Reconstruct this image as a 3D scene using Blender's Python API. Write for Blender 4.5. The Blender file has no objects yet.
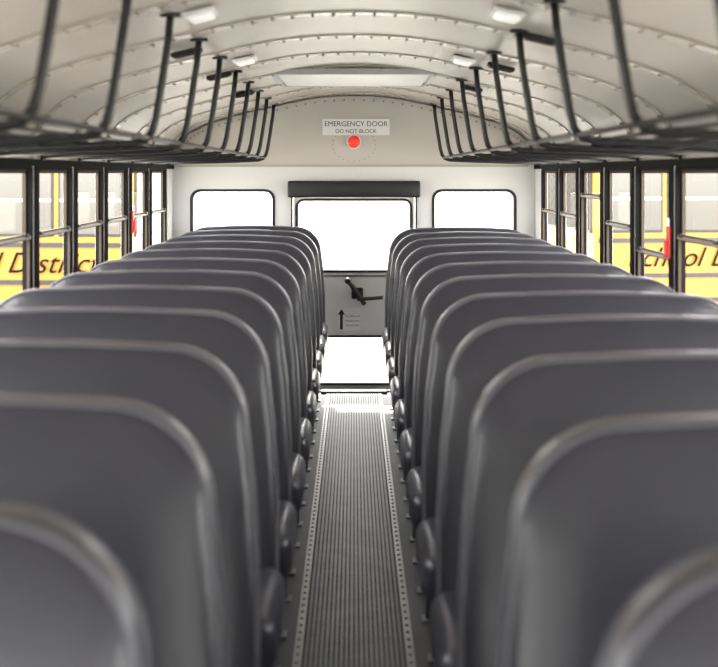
import bpy, bmesh, math, random
from mathutils import Matrix, Vector
random.seed(3)
S=bpy.context.scene
# ---------------------------------------------------------------- materials
def mat(name,col,rough=0.5,metal=0.0,bump=0.0,bscale=60.0,var=0.0,vscale=4.0,spec=0.5,emit=None,es=0.0,coat=0.0):
    m=bpy.data.materials.new(name); m.use_nodes=True
    nt=m.node_tree; b=nt.nodes['Principled BSDF']
    b.inputs['Base Color'].default_value=(*col,1); b.inputs['Roughness'].default_value=rough
    b.inputs['Metallic'].default_value=metal; b.inputs['Specular IOR Level'].default_value=spec
    if coat>0: b.inputs['Coat Weight'].default_value=coat; b.inputs['Coat Roughness'].default_value=0.25
    tc=nt.nodes.new('ShaderNodeTexCoord')
    if var>0:
        n=nt.nodes.new('ShaderNodeTexNoise'); n.inputs['Scale'].default_value=vscale; n.inputs['Detail'].default_value=6
        nt.links.new(tc.outputs['Object'],n.inputs['Vector'])
        mx=nt.nodes.new('ShaderNodeMix'); mx.data_type='RGBA'
        mx.inputs[6].default_value=(*[max(0,c*(1-var)) for c in col],1)
        mx.inputs[7].default_value=(*[min(1,c*(1+var)) for c in col],1)
        nt.links.new(n.outputs['Fac'],mx.inputs[0]); nt.links.new(mx.outputs[2],b.inputs['Base Color'])
    if bump>0:
        n=nt.nodes.new('ShaderNodeTexNoise'); n.inputs['Scale'].default_value=bscale; n.inputs['Detail'].default_value=3
        nt.links.new(tc.outputs['Object'],n.inputs['Vector'])
        bp=nt.nodes.new('ShaderNodeBump'); bp.inputs['Strength'].default_value=bump; bp.inputs['Distance'].default_value=0.004
        nt.links.new(n.outputs['Fac'],bp.inputs['Height']); nt.links.new(bp.outputs['Normal'],b.inputs['Normal'])
    if emit:
        b.inputs['Emission Color'].default_value=(*emit,1); b.inputs['Emission Strength'].default_value=es
    return m
M_vinyl=mat('seat_vinyl',(0.046,0.047,0.062),0.30,bump=0.2,bscale=90,var=0.12,vscale=3,spec=0.7)
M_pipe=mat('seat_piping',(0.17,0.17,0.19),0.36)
M_under=mat('seat_pan',(0.07,0.07,0.08),0.6)
M_steel=mat('seat_leg_steel',(0.28,0.29,0.31),0.4,0.6)
M_black=mat('black_powder_coat',(0.012,0.012,0.013),0.4)
M_frame=mat('window_frame_black',(0.010,0.010,0.010),0.85,spec=0.12)
M_rub=mat('black_rubber',(0.015,0.015,0.016),0.6)
M_white=mat('white_wall_paint',(0.82,0.82,0.805),0.4,var=0.03)
M_ceil=mat('ceiling_paint',(0.51,0.475,0.425),0.33,var=0.08,vscale=2)
M_bulk=mat('bulkhead_paint',(0.60,0.575,0.53),0.4,var=0.03)
M_rib=mat('ceiling_joint',(0.50,0.46,0.405),0.26)
M_rivet=mat('rivet_metal',(0.25,0.23,0.20),0.35,0.5)
M_mat=mat('aisle_rubber',(0.17,0.175,0.19),0.48,bump=0.4,bscale=40,var=0.35,vscale=9)
M_groove=mat('aisle_groove',(0.035,0.035,0.04),0.7)
M_floor=mat('floor_rubber',(0.11,0.11,0.125),0.55,var=0.2,vscale=6)
M_alu=mat('aluminium_trim',(0.48,0.48,0.49),0.42,0.8)
M_sash=mat('sash_bronze',(0.07,0.055,0.04),0.7,0.0,spec=0.2)
M_sash2=mat('sash_light',(0.45,0.43,0.40),0.45,0.6)
M_red=mat('red_plastic',(0.75,0.03,0.02),0.35)
M_redl=mat('red_lamp_lens',(0.9,0.05,0.03),0.2,emit=(1,0.05,0.02),es=0.25)
M_sign=mat('sign_white',(0.9,0.9,0.89),0.45)
M_ink=mat('sign_ink',(0.02,0.02,0.02),0.6)
M_letter=mat('bus_lettering',(0.004,0.004,0.004),0.8,spec=0.1)
M_lens=mat('lamp_lens',(0.95,0.95,0.93),0.3,emit=(1,0.98,0.94),es=0.35)
M_hatch=mat('hatch_white',(0.80,0.79,0.77),0.3)
M_yel=mat('bus_yellow',(0.30,0.135,0.008),0.35)
M_ground=mat('concrete_lot',(0.40,0.39,0.37),0.9,var=0.15,vscale=0.3)
M_bldg=mat('building_stucco',(0.09,0.08,0.07),0.8,var=0.1)
M_bwin=mat('building_glass',(0.05,0.055,0.06),0.15)
M_bus_glass=mat('bus_glass',(0.10,0.097,0.09),0.1,metal=1.0)
M_tree=mat('foliage',(0.02,0.05,0.012),0.8,var=0.5,vscale=3)
M_bark=mat('bark',(0.06,0.04,0.03),0.9)
def glassmat():
    m=bpy.data.materials.new('window_glass'); m.use_nodes=True; nt=m.node_tree; nt.nodes.clear()
    o=nt.nodes.new('ShaderNodeOutputMaterial'); mx=nt.nodes.new('ShaderNodeMixShader')
    t=nt.nodes.new('ShaderNodeBsdfTransparent'); g=nt.nodes.new('ShaderNodeBsdfGlossy')
    t.inputs[0].default_value=(0.97,0.98,0.975,1); g.inputs['Roughness'].default_value=0.02
    mx.inputs[0].default_value=0.035
    nt.links.new(t.outputs[0],mx.inputs[1]); nt.links.new(g.outputs[0],mx.inputs[2])
    nt.links.new(mx.outputs[0],o.inputs[0]); return m
M_glass=glassmat()
# ---------------------------------------------------------------- builder
def XZ(y0): # local x,y,z -> x, y0 - z, y
    return Matrix(((1,0,0,0),(0,0,-1,y0),(0,1,0,0),(0,0,0,1)))
def YZ(x0):
    return Matrix(((0,0,1,x0),(1,0,0,0),(0,1,0,0),(0,0,0,1)))
class B:
    def __init__(s): s.bm=bmesh.new(); s.mats=[]
    def mi(s,m):
        if m not in s.mats: s.mats.append(m)
        return s.mats.index(m)
    def merge(s,src,m,M=Matrix(),smooth=False):
        i=s.mi(m); vm={}
        for v in src.verts: vm[v]=s.bm.verts.new(M@v.co)
        for f in src.faces:
            try: nf=s.bm.faces.new([vm[v] for v in f.verts])
            except ValueError: continue
            nf.material_index=i; nf.smooth=smooth
        src.free()
    def box(s,c,d,m,bev=0.0,seg=2,R=None,smooth=False):
        t=bmesh.new(); bmesh.ops.create_cube(t,size=1)
        for v in t.verts: v.co=Vector((v.co.x*d[0],v.co.y*d[1],v.co.z*d[2]))
        if bev>0: bmesh.ops.bevel(t,geom=t.edges[:],offset=bev,segments=seg,profile=0.5,affect='EDGES')
        s.merge(t,m,Matrix.Translation(c)@(R if R else Matrix()),smooth or (bev>0 and seg>2))
    def cyl(s,c,r,h,m,seg=16,R=None,r2=None,smooth=True):
        t=bmesh.new(); bmesh.ops.create_cone(t,cap_ends=True,segments=seg,radius1=r,radius2=r if r2 is None else r2,depth=h)
        s.merge(t,m,Matrix.Translation(c)@(R if R else Matrix()),smooth)
    def ball(s,c,r,m,sc=(1,1,1),u=8,v=4):
        t=bmesh.new(); bmesh.ops.create_uvsphere(t,u_segments=u,v_segments=v,radius=r)
        for q in t.verts: q.co=Vector((q.co.x*sc[0],q.co.y*sc[1],q.co.z*sc[2]))
        s.merge(t,m,Matrix.Translation(c),True)
    def tube(s,pts,r,m,seg=8,closed=False):
        pts=[Vector(p) for p in pts]; n=len(pts); i=s.mi(m); rings=[]
        up=None
        for k in range(n):
            if closed: t=(pts[(k+1)%n]-pts[k-1]).normalized()
            else: t=(pts[min(k+1,n-1)]-pts[max(k-1,0)]).normalized()
            if up is None: up=Vector((0,0,1)) if abs(t.z)<0.9 else Vector((0,1,0))
            a=(up-t*up.dot(t)).normalized(); b=t.cross(a); up=a
            rings.append([s.bm.verts.new(pts[k]+(a*math.cos(q)+b*math.sin(q))*r) for q in [2*math.pi*j/seg for j in range(seg)]])
        for k in range(n if closed else n-1):
            A=rings[k]; C=rings[(k+1)%n]
            for j in range(seg):
                f=s.bm.faces.new((A[j],A[(j+1)%seg],C[(j+1)%seg],C[j])); f.material_index=i; f.smooth=True
        if not closed:
            for R_ in (rings[0],rings[-1]):
                f=s.bm.faces.new(R_); f.material_index=i
    def plate(s,outlines,th,m,M):
        cu=bpy.data.curves.new('tmp','CURVE'); cu.dimensions='2D'; cu.fill_mode='BOTH'; cu.extrude=th/2
        for o in outlines:
            sp=cu.splines.new('POLY'); sp.points.add(len(o)-1)
            for k,p in enumerate(o): sp.points[k].co=(p[0],p[1],0,1)
            sp.use_cyclic_u=True
        ob=bpy.data.objects.new('tmp',cu); me=bpy.data.meshes.new_from_object(ob)
        t=bmesh.new(); t.from_mesh(me); bmesh.ops.remove_doubles(t,verts=t.verts[:],dist=1e-5)
        s.merge(t,m,M); bpy.data.objects.remove(ob); bpy.data.curves.remove(cu); bpy.data.meshes.remove(me)
    def quad(s,pts,m):
        f=s.bm.faces.new([s.bm.verts.new(p) for p in pts]); f.material_index=s.mi(m)
    def mesh(s,name):
        bmesh.ops.recalc_face_normals(s.bm,faces=s.bm.faces[:])
        me=bpy.data.meshes.new(name); s.bm.to_mesh(me); s.bm.free()
        for m in s.mats: me.materials.append(m)
        return me
    def obj(s,name,loc=(0,0,0),rot=None,parent=None):
        o=bpy.data.objects.new(name,s.mesh(name)); S.collection.objects.link(o); o.location=loc
        if rot: o.rotation_euler=rot
        if parent: o.parent=parent
        return o
def inst(name,me,loc,rot=(0,0,0)):
    o=bpy.data.objects.new(name,me); S.collection.objects.link(o); o.location=loc; o.rotation_euler=rot; return o
def rrect(x0,y0,x1,y1,r,n=5):
    P=[]
    for cx,cy,a0 in ((x1-r,y0+r,-90),(x1-r,y1-r,0),(x0+r,y1-r,90),(x0+r,y0+r,180)):
        for k in range(n+1):
            a=math.radians(a0+90*k/n); P.append((cx+r*math.cos(a),cy+r*math.sin(a)))
    return P
def rect(x0,y0,x1,y1): return [(x0,y0),(x1,y0),(x1,y1),(x0,y1)]
def text(s,size,loc,parent,m=M_ink,rot=(math.pi/2,0,0),name='lettering',off=0.0,ex=0.0005,shear=0.0):
    cu=bpy.data.curves.new(name,'FONT'); cu.body=s; cu.size=size; cu.align_x='CENTER'; cu.align_y='CENTER'; cu.extrude=ex; cu.offset=off; cu.shear=shear
    t=bpy.data.objects.new('tmp',cu); me=bpy.data.meshes.new_from_object(t); bpy.data.objects.remove(t)
    me.materials.clear(); me.materials.append(m)
    o=bpy.data.objects.new(name,me); S.collection.objects.link(o); o.location=loc; o.rotation_euler=rot; o.parent=parent; return o
# ---------------------------------------------------------------- shell
YB=9.45; YF=-3.4; W=1.10; EYE=1.33
ctrl=[(1.10,1.37),(1.095,1.43),(1.06,1.51),(0.98,1.58),(0.86,1.635),(0.70,1.682),(0.47,1.738),(0.24,1.785),(0,1.80)]
def cat(P,n=4):
    P=[P[0]]+P+[(-P[-2][0],P[-2][1])]; out=[]
    for i in range(1,len(P)-2):
        p0,p1,p2,p3=[Vector(q) for q in P[i-1:i+3]]
        for k in range(n):
            t=k/n
            out.append(tuple(0.5*((2*p1)+(p2-p0)*t+(2*p0-5*p1+4*p2-p3)*t*t+(3*p1-p0-3*p2+p3)*t**3)))
    out.append(P[-2]); return out
half=cat(ctrl)
prof=[(x,z) for x,z in half]+[(-x,z) for x,z in half[-2::-1]]
def ceil_z(x):
    x=abs(x)
    for a,b in zip(half,half[1:]):
        if b[0]<=x<=a[0] and a[0]!=b[0]:
            return a[1]+(b[1]-a[1])*(a[0]-x)/(a[0]-b[0])
    return 1.8
def normals(P):
    N=[]
    for k in range(len(P)):
        a=Vector(P[max(k-1,0)]); b=Vector(P[min(k+1,len(P)-1)]); t=(b-a).normalized(); N.append(Vector((-t.y,t.x)))
    return N
NR=normals(prof)
if NR[len(NR)//2].y>0: NR=[-n for n in NR]
def strip(b,y0,y1,o0,o1,m):
    i=b.mi(m); R=[]
    for y in (y0,y1):
        for o in (o0,o1):
            R.append([b.bm.verts.new((p[0]+n.x*o,y,p[1]+n.y*o)) for p,n in zip(prof,NR)])
    A,Bq,C,D=R
    def quad(P,Q):
        for k in range(len(P)-1):
            f=b.bm.faces.new((P[k],P[k+1],Q[k+1],Q[k])); f.material_index=i; f.smooth=False
    quad(A,C); quad(Bq,D); quad(A,Bq); quad(C,D)
b=B(); strip(b,YF,YB,0,-0.04,M_ceil)
for f in b.bm.faces: f.smooth=True
posts=[8.40-0.755*k for k in range(16)]
joints=[9.05]+[p-0.09 for p in posts]
for y in joints:
    strip(b,y-0.035,y+0.035,0.0003,0.006,M_rib)
    for dy in (-0.022,0.022):
        acc=0; last=Vector(prof[0])
        for p,n in zip(prof,NR):
            q=Vector(p); seg=(q-last).length; acc+=seg; last=q
            if acc>0.045:
                acc=0
                b.ball((p[0]+n.x*0.006,y+dy,p[1]+n.y*0.006),0.006,M_rivet,u=6,v=4)
b.obj('ceiling')
# floor
b=B()
b.box((0,(YB+YF)/2,-0.03),(2.28,YB-YF,0.058),M_floor)
b.box((0,(YB+YF)/2,0.0),(0.29,YB-YF,0.004),M_groove)
nr=20
for k in range(nr):
    x=-0.132+0.264*k/(nr-1)
    b.box((x,(YB+YF)/2,0.0035),(0.0085,YB-YF-0.02,0.006),M_mat)
b.obj('floor')
for sx,nm in ((-1,'trim_1'),(1,'trim_2')):
    b=B(); b.box((sx*0.155,(YB+YF)/2,0.002),(0.024,YB-YF-0.02,0.005),M_alu,bev=0.0015,seg=1)
    y=YF+0.05
    while y<YB-0.03:
        b.ball((sx*0.155,y,0.0045),0.006,M_rivet,u=6,v=4); y+=0.07
    b.obj(nm)
# side walls
ZS,ZT=0.86,1.355
wins=[(8.43,9.17)]+[(p-0.755+0.03,p-0.03) for p in posts[:15]]
wins=[(a+0.0,c) for a,c in wins if a>YF+0.1]
for sx,nm in ((-1,'wall_left'),(1,'wall_right')):
    b=B()
    holes=[rrect(a,ZS,c,ZT,0.02) for a,c in wins]
    b.plate([rect(YF,0,YB,1.372)]+holes,0.04,M_white,YZ(sx*(W+0.02)))
    for p in posts:
        if p-0.02>YF: b.box((sx*(W-0.004),p,(ZS+ZT)/2),(0.008,0.056,ZT-ZS+0.02),M_frame)
    b.box((sx*(W-0.004),(YB+YF)/2,1.366),(0.01,YB-YF-0.02,0.024),M_frame)
    b.box((sx*(W-0.006),(YB+YF)/2,ZS-0.015),(0.012,YB-YF-0.02,0.028),M_sash2)
    b.obj(nm)
def window_mesh(w,mid,name):
    b=B(); h=ZT-ZS
    b.plate([rrect(-w/2+0.001,0.001,w/2-0.001,h-0.001,0.02),rrect(-w/2+0.014,0.014,w/2-0.014,h-0.014,0.015)],0.034,M_frame,YZ(-0.0))
    b.plate([rrect(-w/2+0.014,mid-0.012,w/2-0.014,h-0.014,0.012),rrect(-w/2+0.026,mid+0.008,w/2-0.026,h-0.026,0.012)],0.010,M_sash,YZ(0.008))
    b.plate([rrect(-w/2+0.014,0.014,w/2-0.014,mid+0.012,0.012),rrect(-w/2+0.026,0.026,w/2-0.026,mid-0.006,0.012)],0.010,M_sash,YZ(-0.006))
    b.box((-0.013,0,mid),(0.006,w-0.05,0.010),M_sash2)
    for s in (-1,1): b.box((-0.016,s*(w/2-0.09),mid+0.008),(0.010,0.05,0.014),M_black,bev=0.003)
    b.quad([(0.008,-w/2+0.025,mid),(0.008,w/2-0.025,mid),(0.008,w/2-0.025,h-0.025),(0.008,-w/2+0.025,h-0.025)],M_glass)
    b.quad([(-0.006,-w/2+0.025,0.025),(-0.006,w/2-0.025,0.025),(-0.006,w/2-0.025,mid),(-0.006,-w/2+0.025,mid)],M_glass)
    return b.mesh(name)
meshes={}
wn=1
for side in (-1,1):
    for k,(a,c) in enumerate(wins):
        w=c-a
        mid={-1:[.25,.25,.25,.25,.25,.25],1:[.25,.25,.36,.25,.17,.25]}[side][k%6]
        key=(round(w,3),mid)
        if key not in meshes: meshes[key]=window_mesh(w,mid,'side_window_mesh')
        inst('window_%d'%wn,meshes[key],(side*(W+0.02),(a+c)/2,ZS),(0,0,0) if side>0 else (0,0,math.pi)); wn+=1
for sx,y in ((1,posts[4]),(-1,posts[1])):
    b=B(); b.box((0,0,0),(0.010,0.035,0.11),M_red,bev=0.004)
    b.box((-0.010*sx,0,-0.02),(0.010,0.016,0.06),M_red,bev=0.004); b.box((-0.003*sx,0,0.07),(0.008,0.028,0.028),M_sign)
    b.obj('window_release_handle',(sx*(W-0.0135),y,1.09))
# ---------------------------------------------------------------- rear wall
b=B()
pr=[(p[0],p[1]) for p in prof]
outl=[(-W,0),(W,0)]+pr
DX,DT=0.372,1.20
b.plate([outl,rrect(-0.983,0.93,-0.491,1.22,0.05),rrect(0.485,0.93,0.975,1.22,0.05),rect(-DX,0.0005,DX,DT)],0.05,M_white,XZ(YB+0.025))
b.obj('wall_back')
b=B()
ins=[(p[0]+n.x*0.006,p[1]+n.y*0.006) for p,n in zip(prof,NR) if p[1]>1.375]
b.plate([[(-1.06,1.375),(1.06,1.375)]+[q for q in ins if q[1]>1.40]],0.05,M_bulk,XZ(YB-0.026))
b.box((0,YB-0.055,1.374),(2.1,0.012,0.014),M_rib)
for k in range(2,len(prof)-2):
    p,n=prof[k],NR[k]
    if p[1]>1.45: b.ball((p[0]+n.x*0.03,YB-0.052,p[1]+n.y*0.03),0.006,M_rivet,u=6,v=4)
for k in range(24):
    a=2*math.pi*k/24; b.ball((0.13*math.cos(a),YB-0.052,1.50+0.10*math.sin(a)),0.0035,M_rivet,u=6,v=4)
b.obj('bulkhead_panel')
YP=YB-0.0555
for i,(x0,x1) in enumerate(((-0.983,-0.491),(0.485,0.975))):
    b=B()
    b.plate([rrect(x0-0.012,0.918,x1+0.012,1.232,0.06),rrect(x0+0.006,0.936,x1-0.006,1.214,0.044)],0.062,M_rub,XZ(YB+0.024))
    b.plate([rrect(x0+0.006,0.936,x1-0.006,1.214,0.044)],0.004,M_glass,XZ(YB+0.03))
    b.obj('window_%d'%wn); wn+=1
# emergency door
b=B()
b.plate([rrect(-DX+0.006,0.012,DX-0.006,DT-0.006,0.02),rrect(-0.345,0.735,0.345,1.165,0.04),rrect(-0.30,0.05,0.30,0.335,0.04)],0.04,M_white,XZ(YB+0.03))
for (x0,z0,x1,z1) in ((-0.345,0.735,0.345,1.165),(-0.30,0.05,0.30,0.335)):
    b.plate([rrect(x0-0.010,z0-0.010,x1+0.010,z1+0.010,0.05),rrect(x0+0.006,z0+0.006,x1-0.006,z1-0.006,0.035)],0.052,M_rub,XZ(YB+0.03))
    b.plate([rrect(x0+0.006,z0+0.006,x1-0.006,z1-0.006,0.035)],0.004,M_glass,XZ(YB+0.035))
b.box((0,YB+0.006,0.705),(0.60,0.008,0.010),M_rivet)
door=b.obj('door_1')
b=B() # latch
yy=YB-0.012
b.cyl((0.02,yy,0.60),0.026,0.04,M_black,R=Matrix.Rotation(math.pi/2,4,'X'))
b.box((0.02,yy+0.012,0.60),(0.07,0.02,0.07),M_black,bev=0.01)
b.tube([(-0.035,yy-0.025,0.675),(-0.01,yy-0.03,0.645),(0.02,yy-0.03,0.60),(0.065,yy-0.03,0.535)],0.014,M_black)
b.tube([(0.02,yy-0.02,0.565),(0.08,yy-0.03,0.57),(0.175,yy-0.035,0.578)],0.011,M_black)
b.ball((-0.037,yy-0.025,0.678),0.020,M_black,u=12,v=8)
o=b.obj('latch_handle'); o.parent=door
b=B(); b.box((-0.03,YB+0.006,0.44),(0.135,0.006,0.14),M_sign)
b.plate([[(-0.085,0.38),(-0.068,0.38),(-0.068,0.47),(-0.055,0.47),(-0.0765,0.505),(-0.098,0.47),(-0.085,0.47)]],0.002,M_ink,XZ(YB+0.0015))
o=b.obj('instruction_sticker'); o.parent=door
for k in range(3): text(['TO OPEN LIFT','HANDLE AND','PUSH DOOR'][k],0.014,(-0.008,YB+0.0015,0.46-0.028*k),door,name='sticker_lettering')
b=B()
b.plate([rect(-DX-0.010,0.001,DX+0.010,DT+0.010),rect(-DX+0.002,0.012,DX-0.002,DT-0.002)],0.012,M_rub,XZ(YB-0.006))
b.obj('trim_3')
b=B(); b.box((0.0,YB-0.045,1.232),(0.80,0.07,0.10),M_black,bev=0.012,seg=3); b.obj('door_header_pad')
b=B(); b.box((0,YB-0.05,0.012),(0.40,0.10,0.02),M_black,bev=0.004); b.obj('threshold')
b=B(); b.box((0,0,0),(0.405,0.004,0.098),M_sign)
sg=b.obj('emergency_door_sign',(0.012,YP-0.0035,1.607))
text('EMERGENCY DOOR',0.0425,(0,-0.0028,0.018),sg)
text('DO NOT BLOCK',0.033,(0,-0.0028,-0.026),sg)
b=B(); Rx=Matrix.Rotation(math.pi/2,4,'X')
b.cyl((0,-0.008,0),0.044,0.014,M_sign,seg=28,R=Rx); b.ball((0,-0.016,0),0.037,M_redl,sc=(1,0.6,1),u=24,v=12)
b.obj('warning_lamp',(0,YP-0.003,1.518))
# front wall
b=B(); b.plate([outl,rrect(-1.0,0.95,-0.04,1.40,0.06),rrect(0.04,0.95,1.0,1.40,0.06)],0.05,M_white,XZ(YF-0.025)); b.obj('wall_front')
for x0,x1 in ((-1.0,-0.04),(0.04,1.0)):
    b=B(); b.plate([rrect(x0-.014,.936,x1+.014,1.414,.07),rrect(x0+.012,.962,x1-.012,1.388,.05)],.062,M_rub,XZ(YF-.025))
    b.plate([rrect(x0+.012,.962,x1-.012,1.388,.05)],.004,M_glass,XZ(YF-.03)); b.obj('window_%d'%wn); wn+=1
# ---------------------------------------------------------------- ceiling fittings
b=B(); b.plate([rrect(-0.33,-0.45,0.33,0.45,0.05)],0.03,M_hatch,Matrix.Translation((0,7.25,1.775)))
b.plate([rrect(-0.37,-0.49,0.37,0.49,0.06),rrect(-0.345,-0.465,0.345,0.465,0.05)],0.024,M_alu,Matrix.Translation((0,7.25,1.770)))
b.obj('roof_hatch')
def tilt(x): 
    d=0.02; return math.atan2(ceil_z(x+d)-ceil_z(x-d),2*d)
b=B(); b.box((0,0,-0.008),(0.085,0.15,0.014),M_sign,bev=0.005); b.box((0,0,-0.016),(0.062,0.12,0.012),M_lens,bev=0.005,seg=3)
lm=b.mesh('dome_light_mesh')
for y in (2.4,4.05,5.7):
    for sx in (-1,1):
        x=sx*0.400; inst('dome_light',lm,(x,y,ceil_z(x)-0.003),(0,-tilt(x),0))
b=B(); b.box((0,0,-0.010),(0.10,0.06,0.018),M_black,bev=0.006); 
for k in range(4): b.box((0,-0.02+0.013*k,-0.0195),(0.08,0.004,0.003),M_sash)
sm=b.mesh('speaker_mesh')
for y in (4.42,5.6,7.0):
    for sx in (-1,1):
        x=sx*0.53; inst('ceiling_speaker',sm,(x,y+(0.5 if sx<0 else 0),ceil_z(x)-0.004),(0,-tilt(x),0))
# ---------------------------------------------------------------- luggage racks
for sx in (-1,1):
    b=B()
    pt=0.733 if sx<0 else 0.78
    sy=[9.10-pt*k for k in range(15)]
    y0,y1=sy[-1]-0.05,9.15
    for y in sy:
        P=[(0.468,ceil_z(0.468)-0.004),(0.475,1.66),(0.490,1.56),(0.505,1.47),(0.515,1.435),(0.532,1.414),(0.56,1.405),(0.70,1.398),(0.90,1.393),(1.085,1.390)]
        b.tube([(sx*p[0],y,p[1]) for p in P],0.010,M_black,seg=8)
        b.box((sx*0.468,y,ceil_z(0.468)-0.006),(0.05,0.03,0.010),M_black)
        b.box((sx*1.085,y,1.39),(0.012,0.04,0.03),M_black)
    for x,z,r in ((0.525,1.420,0.007),(0.60,1.411,0.0055),(0.70,1.407,0.0055),(0.80,1.404,0.0055),(0.90,1.401,0.0055),(1.04,1.398,0.006)):
        b.tube([(sx*x,y0,z),(sx*x,y1,z)],r,M_black,seg=6)
    b.obj('luggage_rack')
# ---------------------------------------------------------------- seats
def seat_mesh():
    b=B(); zb,zt=0.40,1.02
    def outline():
        R=[]
        R+= [(0.436,zb+0.03),(0.435,0.60),(0.424,0.76),(0.410,0.865)]
        cx,cz,rx,rz=0.262,0.867,0.148,0.145
        for k in range(1,11):
            a=math.radians(90*k/10); R.append((cx+rx*math.cos(a),cz+rz*math.sin(a)))
        R+= [(0.2,1.015),(0.1,1.019)]
        out=R+[(0,zt)]+[(-x,z) for x,z in R[::-1]]
        out+=[(-0.424,zb+0.006),(-0.40,zb),(-0.2,zb),(0,zb),(0.2,zb),(0.40,zb),(0.424,zb+0.006)]
        return out
    O=outline(); n=len(O)
    def ring(inset,y):
        out=[]
        hw,hh,zc=0.4425,(zt-zb)/2,(zt+zb)/2
        for x,z in O:
            X=x*(1-inset/hw); Z=zc+(z-zc)*(1-inset/hh)
            out.append((X,y+(Z-zb)*0.20,Z))
        return out
    L=[(0.27,-0.014),(0.18,-0.014),(0.10,-0.011),(0.05,-0.006),(0.024,0.0),(0.010,0.005),(0.003,0.013),(0,0.024),(0,0.060),(0.003,0.070),(0.010,0.078),(0.024,0.083),(0.08,0.086),(0.2,0.086)]
    i=b.mi(M_vinyl); rings=[[b.bm.verts.new(p) for p in ring(*l)] for l in L]
    for A,C in zip(rings,rings[1:]):
        for k in range(n):
            f=b.bm.faces.new((A[k],A[(k+1)%n],C[(k+1)%n],C[k])); f.material_index=i; f.smooth=True
    for R_ in (rings[0],rings[-1]):
        f=b.bm.faces.new(R_); f.material_index=i; f.smooth=True
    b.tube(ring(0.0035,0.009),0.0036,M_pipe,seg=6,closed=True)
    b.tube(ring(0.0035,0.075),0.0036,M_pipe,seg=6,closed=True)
    b.box((0,-0.185,0.405),(0.908,0.44,0.115),M_vinyl,bev=0.038,seg=5,smooth=True)
    b.box((0,-0.185,0.342),(0.86,0.41,0.02),M_under)
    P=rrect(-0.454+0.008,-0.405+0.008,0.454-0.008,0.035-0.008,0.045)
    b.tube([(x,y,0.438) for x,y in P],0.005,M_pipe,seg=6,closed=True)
    for sx in (-1,1):
        x=sx*0.385
        b.tube([(x,-0.36,0.008),(x,-0.345,0.18),(x,-0.33,0.31),(x,-0.30,0.335),(x,-0.05,0.335),(x,-0.02,0.31),(x,0.0,0.18),(x,0.015,0.008)],0.0125,M_steel)
        b.tube([(x,-0.345,0.16),(x,0.0,0.16)],0.009,M_steel)
        for y in (-0.36,0.015): b.box((x,y,0.004),(0.05,0.07,0.008),M_steel,bev=0.002)
    b.tube([(-0.385,-0.33,0.33),(0.385,-0.33,0.33)],0.012,M_steel)
    b.tube([(-0.385,-0.02,0.33),(0.385,-0.02,0.33)],0.012,M_steel)
    return b.mesh('bus_seat_mesh')
sme=seat_mesh()
for k in range(12): inst('bus_seat',sme,(-0.604,1.43+0.705*k-0.124,0))
for k in range(12): inst('bus_seat',sme,(0.610,1.27+0.693*k-0.124,0))
# ---------------------------------------------------------------- exterior
b=B(); b.box((0,20,-1.05),(260,300,0.1),M_ground); b.obj('ground')
def school_bus(name,loc,rz,L=10.45):
    b=B(); hw=1.2
    pf=[(hw,-0.35),(hw,1.45),(hw-0.04,1.62),(hw-0.2,1.85),(hw-0.5,2.0),(0,2.06)]
    P=pf+[(-x,z) for x,z in pf[-2::-1]]
    b.plate([P],L,M_yel,Matrix(((0,0,1,L/2),(1,0,0,0),(0,1,0,0),(0,0,0,1))))
    b.box((-0.75,0,0.20),(1.5,2.0,1.0),M_yel,bev=0.15,seg=4); b.box((-1.55,0,-0.15),(0.12,2.3,0.28),M_black,bev=0.03)
    b.box((-1.51,0,0.3),(0.04,1.3,0.55),M_black)
    for s in (-1,1): b.cyl((-1.5,s*0.82,0.3),0.11,0.06,M_lens,R=Matrix.Rotation(math.pi/2,4,'Y'))
    b.box((-0.01,0,1.2),(0.04,2.1,0.85),M_bus_glass,bev=0.02)
    for s in (-1,1):
        for k in range(13):
            x=1.0+k*0.75
            b.box((x,s*(hw+0.005),1.04),(0.70,0.03,0.78),M_black,bev=0.01); b.box((x,s*(hw+0.022),1.04),(0.65,0.006,0.72),M_bus_glass)
            b.box((x,s*(hw+0.026),1.04),(0.65,0.01,0.03),M_sash2)
        for z in (0.56,0.16,-0.12): b.box((L/2,s*(hw+0.012),z),(L-0.1,0.025,0.05),M_black)
        for x in (-0.6,L-2.7):
            b.cyl((x,s*1.0,-0.5),0.5,0.3,M_rub,seg=28,R=Rx); b.cyl((x,s*1.16,-0.5),0.26,0.02,M_alu,seg=20,R=Rx)
    for y,wd in ((-0.82,0.5),(0,0.95),(0.82,0.5)):
        b.box((L+0.01,y,1.04),(0.03,wd+0.08,0.80),M_black,bev=0.01); b.box((L+0.028,y,1.04),(0.006,wd,0.72),M_bus_glass)
    for s in (-1,1): b.cyl((L+0.02,s*0.9,1.65),0.09,0.03,M_redl,R=Matrix.Rotation(math.pi/2,4,'Y'))
    o=b.obj(name,loc,(0,0,rz))
    for s in (-1,1):
        for k in range(3):
            text('School District',0.32,(2.9+k*3.1,s*(hw+0.03),0.36),o,m=M_letter,rot=(math.pi/2,0,0) if s<0 else (math.pi/2,0,math.pi),name='side_lettering',ex=0.003,shear=0.4)
    return o
school_bus('school_bus',(13.0,20.0,0),math.radians(186))
school_bus('school_bus',(-12.7,18.5,0),math.radians(-4))
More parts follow.
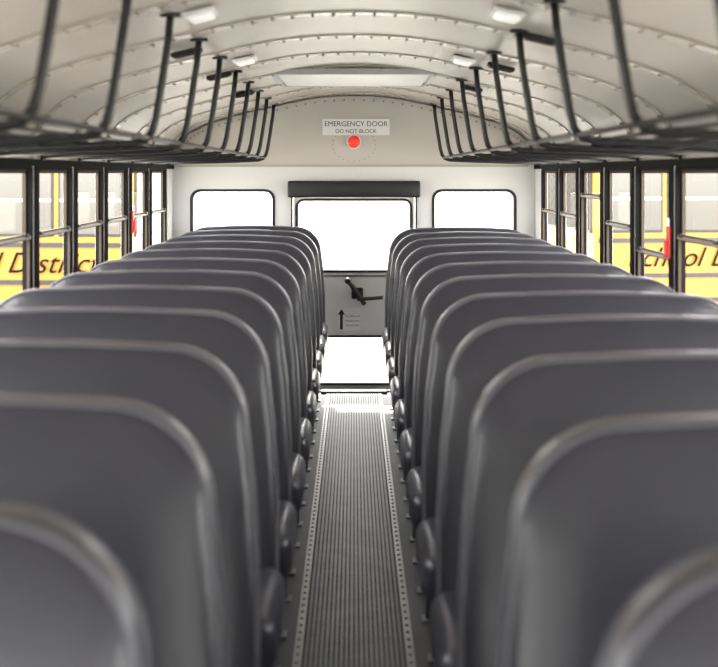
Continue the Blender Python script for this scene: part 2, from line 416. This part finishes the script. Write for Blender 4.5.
def building(loc,w,d,hh):
    b=B(); b.box((0,0,hh/2),(w,d,hh),M_bldg); b.box((0,0,hh+0.1),(w+0.4,d+0.4,0.25),M_bldg)
    n=int(w/2.2)
    for fl in range(int(hh/3)):
        for k in range(n):
            x=-w/2+w*(k+0.5)/n
            b.box((x,-d/2-0.02,1.7+fl*3),(1.3,0.06,1.5),M_sash2); b.box((x,-d/2-0.05,1.7+fl*3),(1.1,0.04,1.3),M_bwin)
    b.obj('office_building',loc)
building((-22,52,-1),26,10,7)
def tree(loc,s):
    b=B(); b.cyl((0,0,1.2*s),0.16*s,2.4*s,M_bark,r2=0.1*s)
    for k in range(26):
        a=random.random()*6.28; r=random.random()*1.1*s
        b.ball((r*math.cos(a),r*math.sin(a),(2.4+random.random()*1.5)*s),(0.4+random.random()*0.35)*s,M_tree,u=10,v=7)
    b.obj('tree',loc)
tree((20,40,-1),1.4); tree((-11.5,36,-1),1.2)
# hedge between the two parked buses
b=B()
for k in range(110):
    b.ball((random.uniform(-1.0,1.0),random.uniform(-0.35,0.35),0.25+random.random()*0.95),0.17+random.random()*0.10,M_tree,u=8,v=6)
b.box((0,0,0.12),(2.2,0.8,0.24),M_bark,bev=0.05)
b.obj('hedge',(-3.9,13.2,-1.0))
# ---------------------------------------------------------------- light
w=bpy.data.worlds.new('World'); S.world=w; w.use_nodes=True
bg=w.node_tree.nodes['Background']; bg.inputs[0].default_value=(1.0,0.975,0.94,1); bg.inputs[1].default_value=11.0
sun=bpy.data.lights.new('sun','SUN'); sun.energy=32; sun.angle=math.radians(2); sun.color=(1,0.94,0.86)
so=bpy.data.objects.new('sun',sun); S.collection.objects.link(so)
d=Vector((0.12,-0.75,-1.0)).normalized(); so.rotation_euler=d.to_track_quat('-Z','Y').to_euler(); so.location=(0,12,8)
# ---------------------------------------------------------------- camera
cd=bpy.data.cameras.new('camera'); cam=bpy.data.objects.new('camera',cd); S.collection.objects.link(cam)
cam.location=(0,0,EYE); cam.rotation_euler=(math.pi/2,0,0)
cd.sensor_width=36; cd.sensor_fit='HORIZONTAL'; cd.lens=1557/718*36; cd.shift_x=5/718; cd.shift_y=-160.5/718
cd.clip_start=0.05; cd.clip_end=500
cd.dof.use_dof=True; cd.dof.focus_distance=8.8; cd.dof.aperture_fstop=4.5
S.camera=cam
S.view_settings.view_transform='Standard'; S.view_settings.look='None'; S.view_settings.exposure=0.0
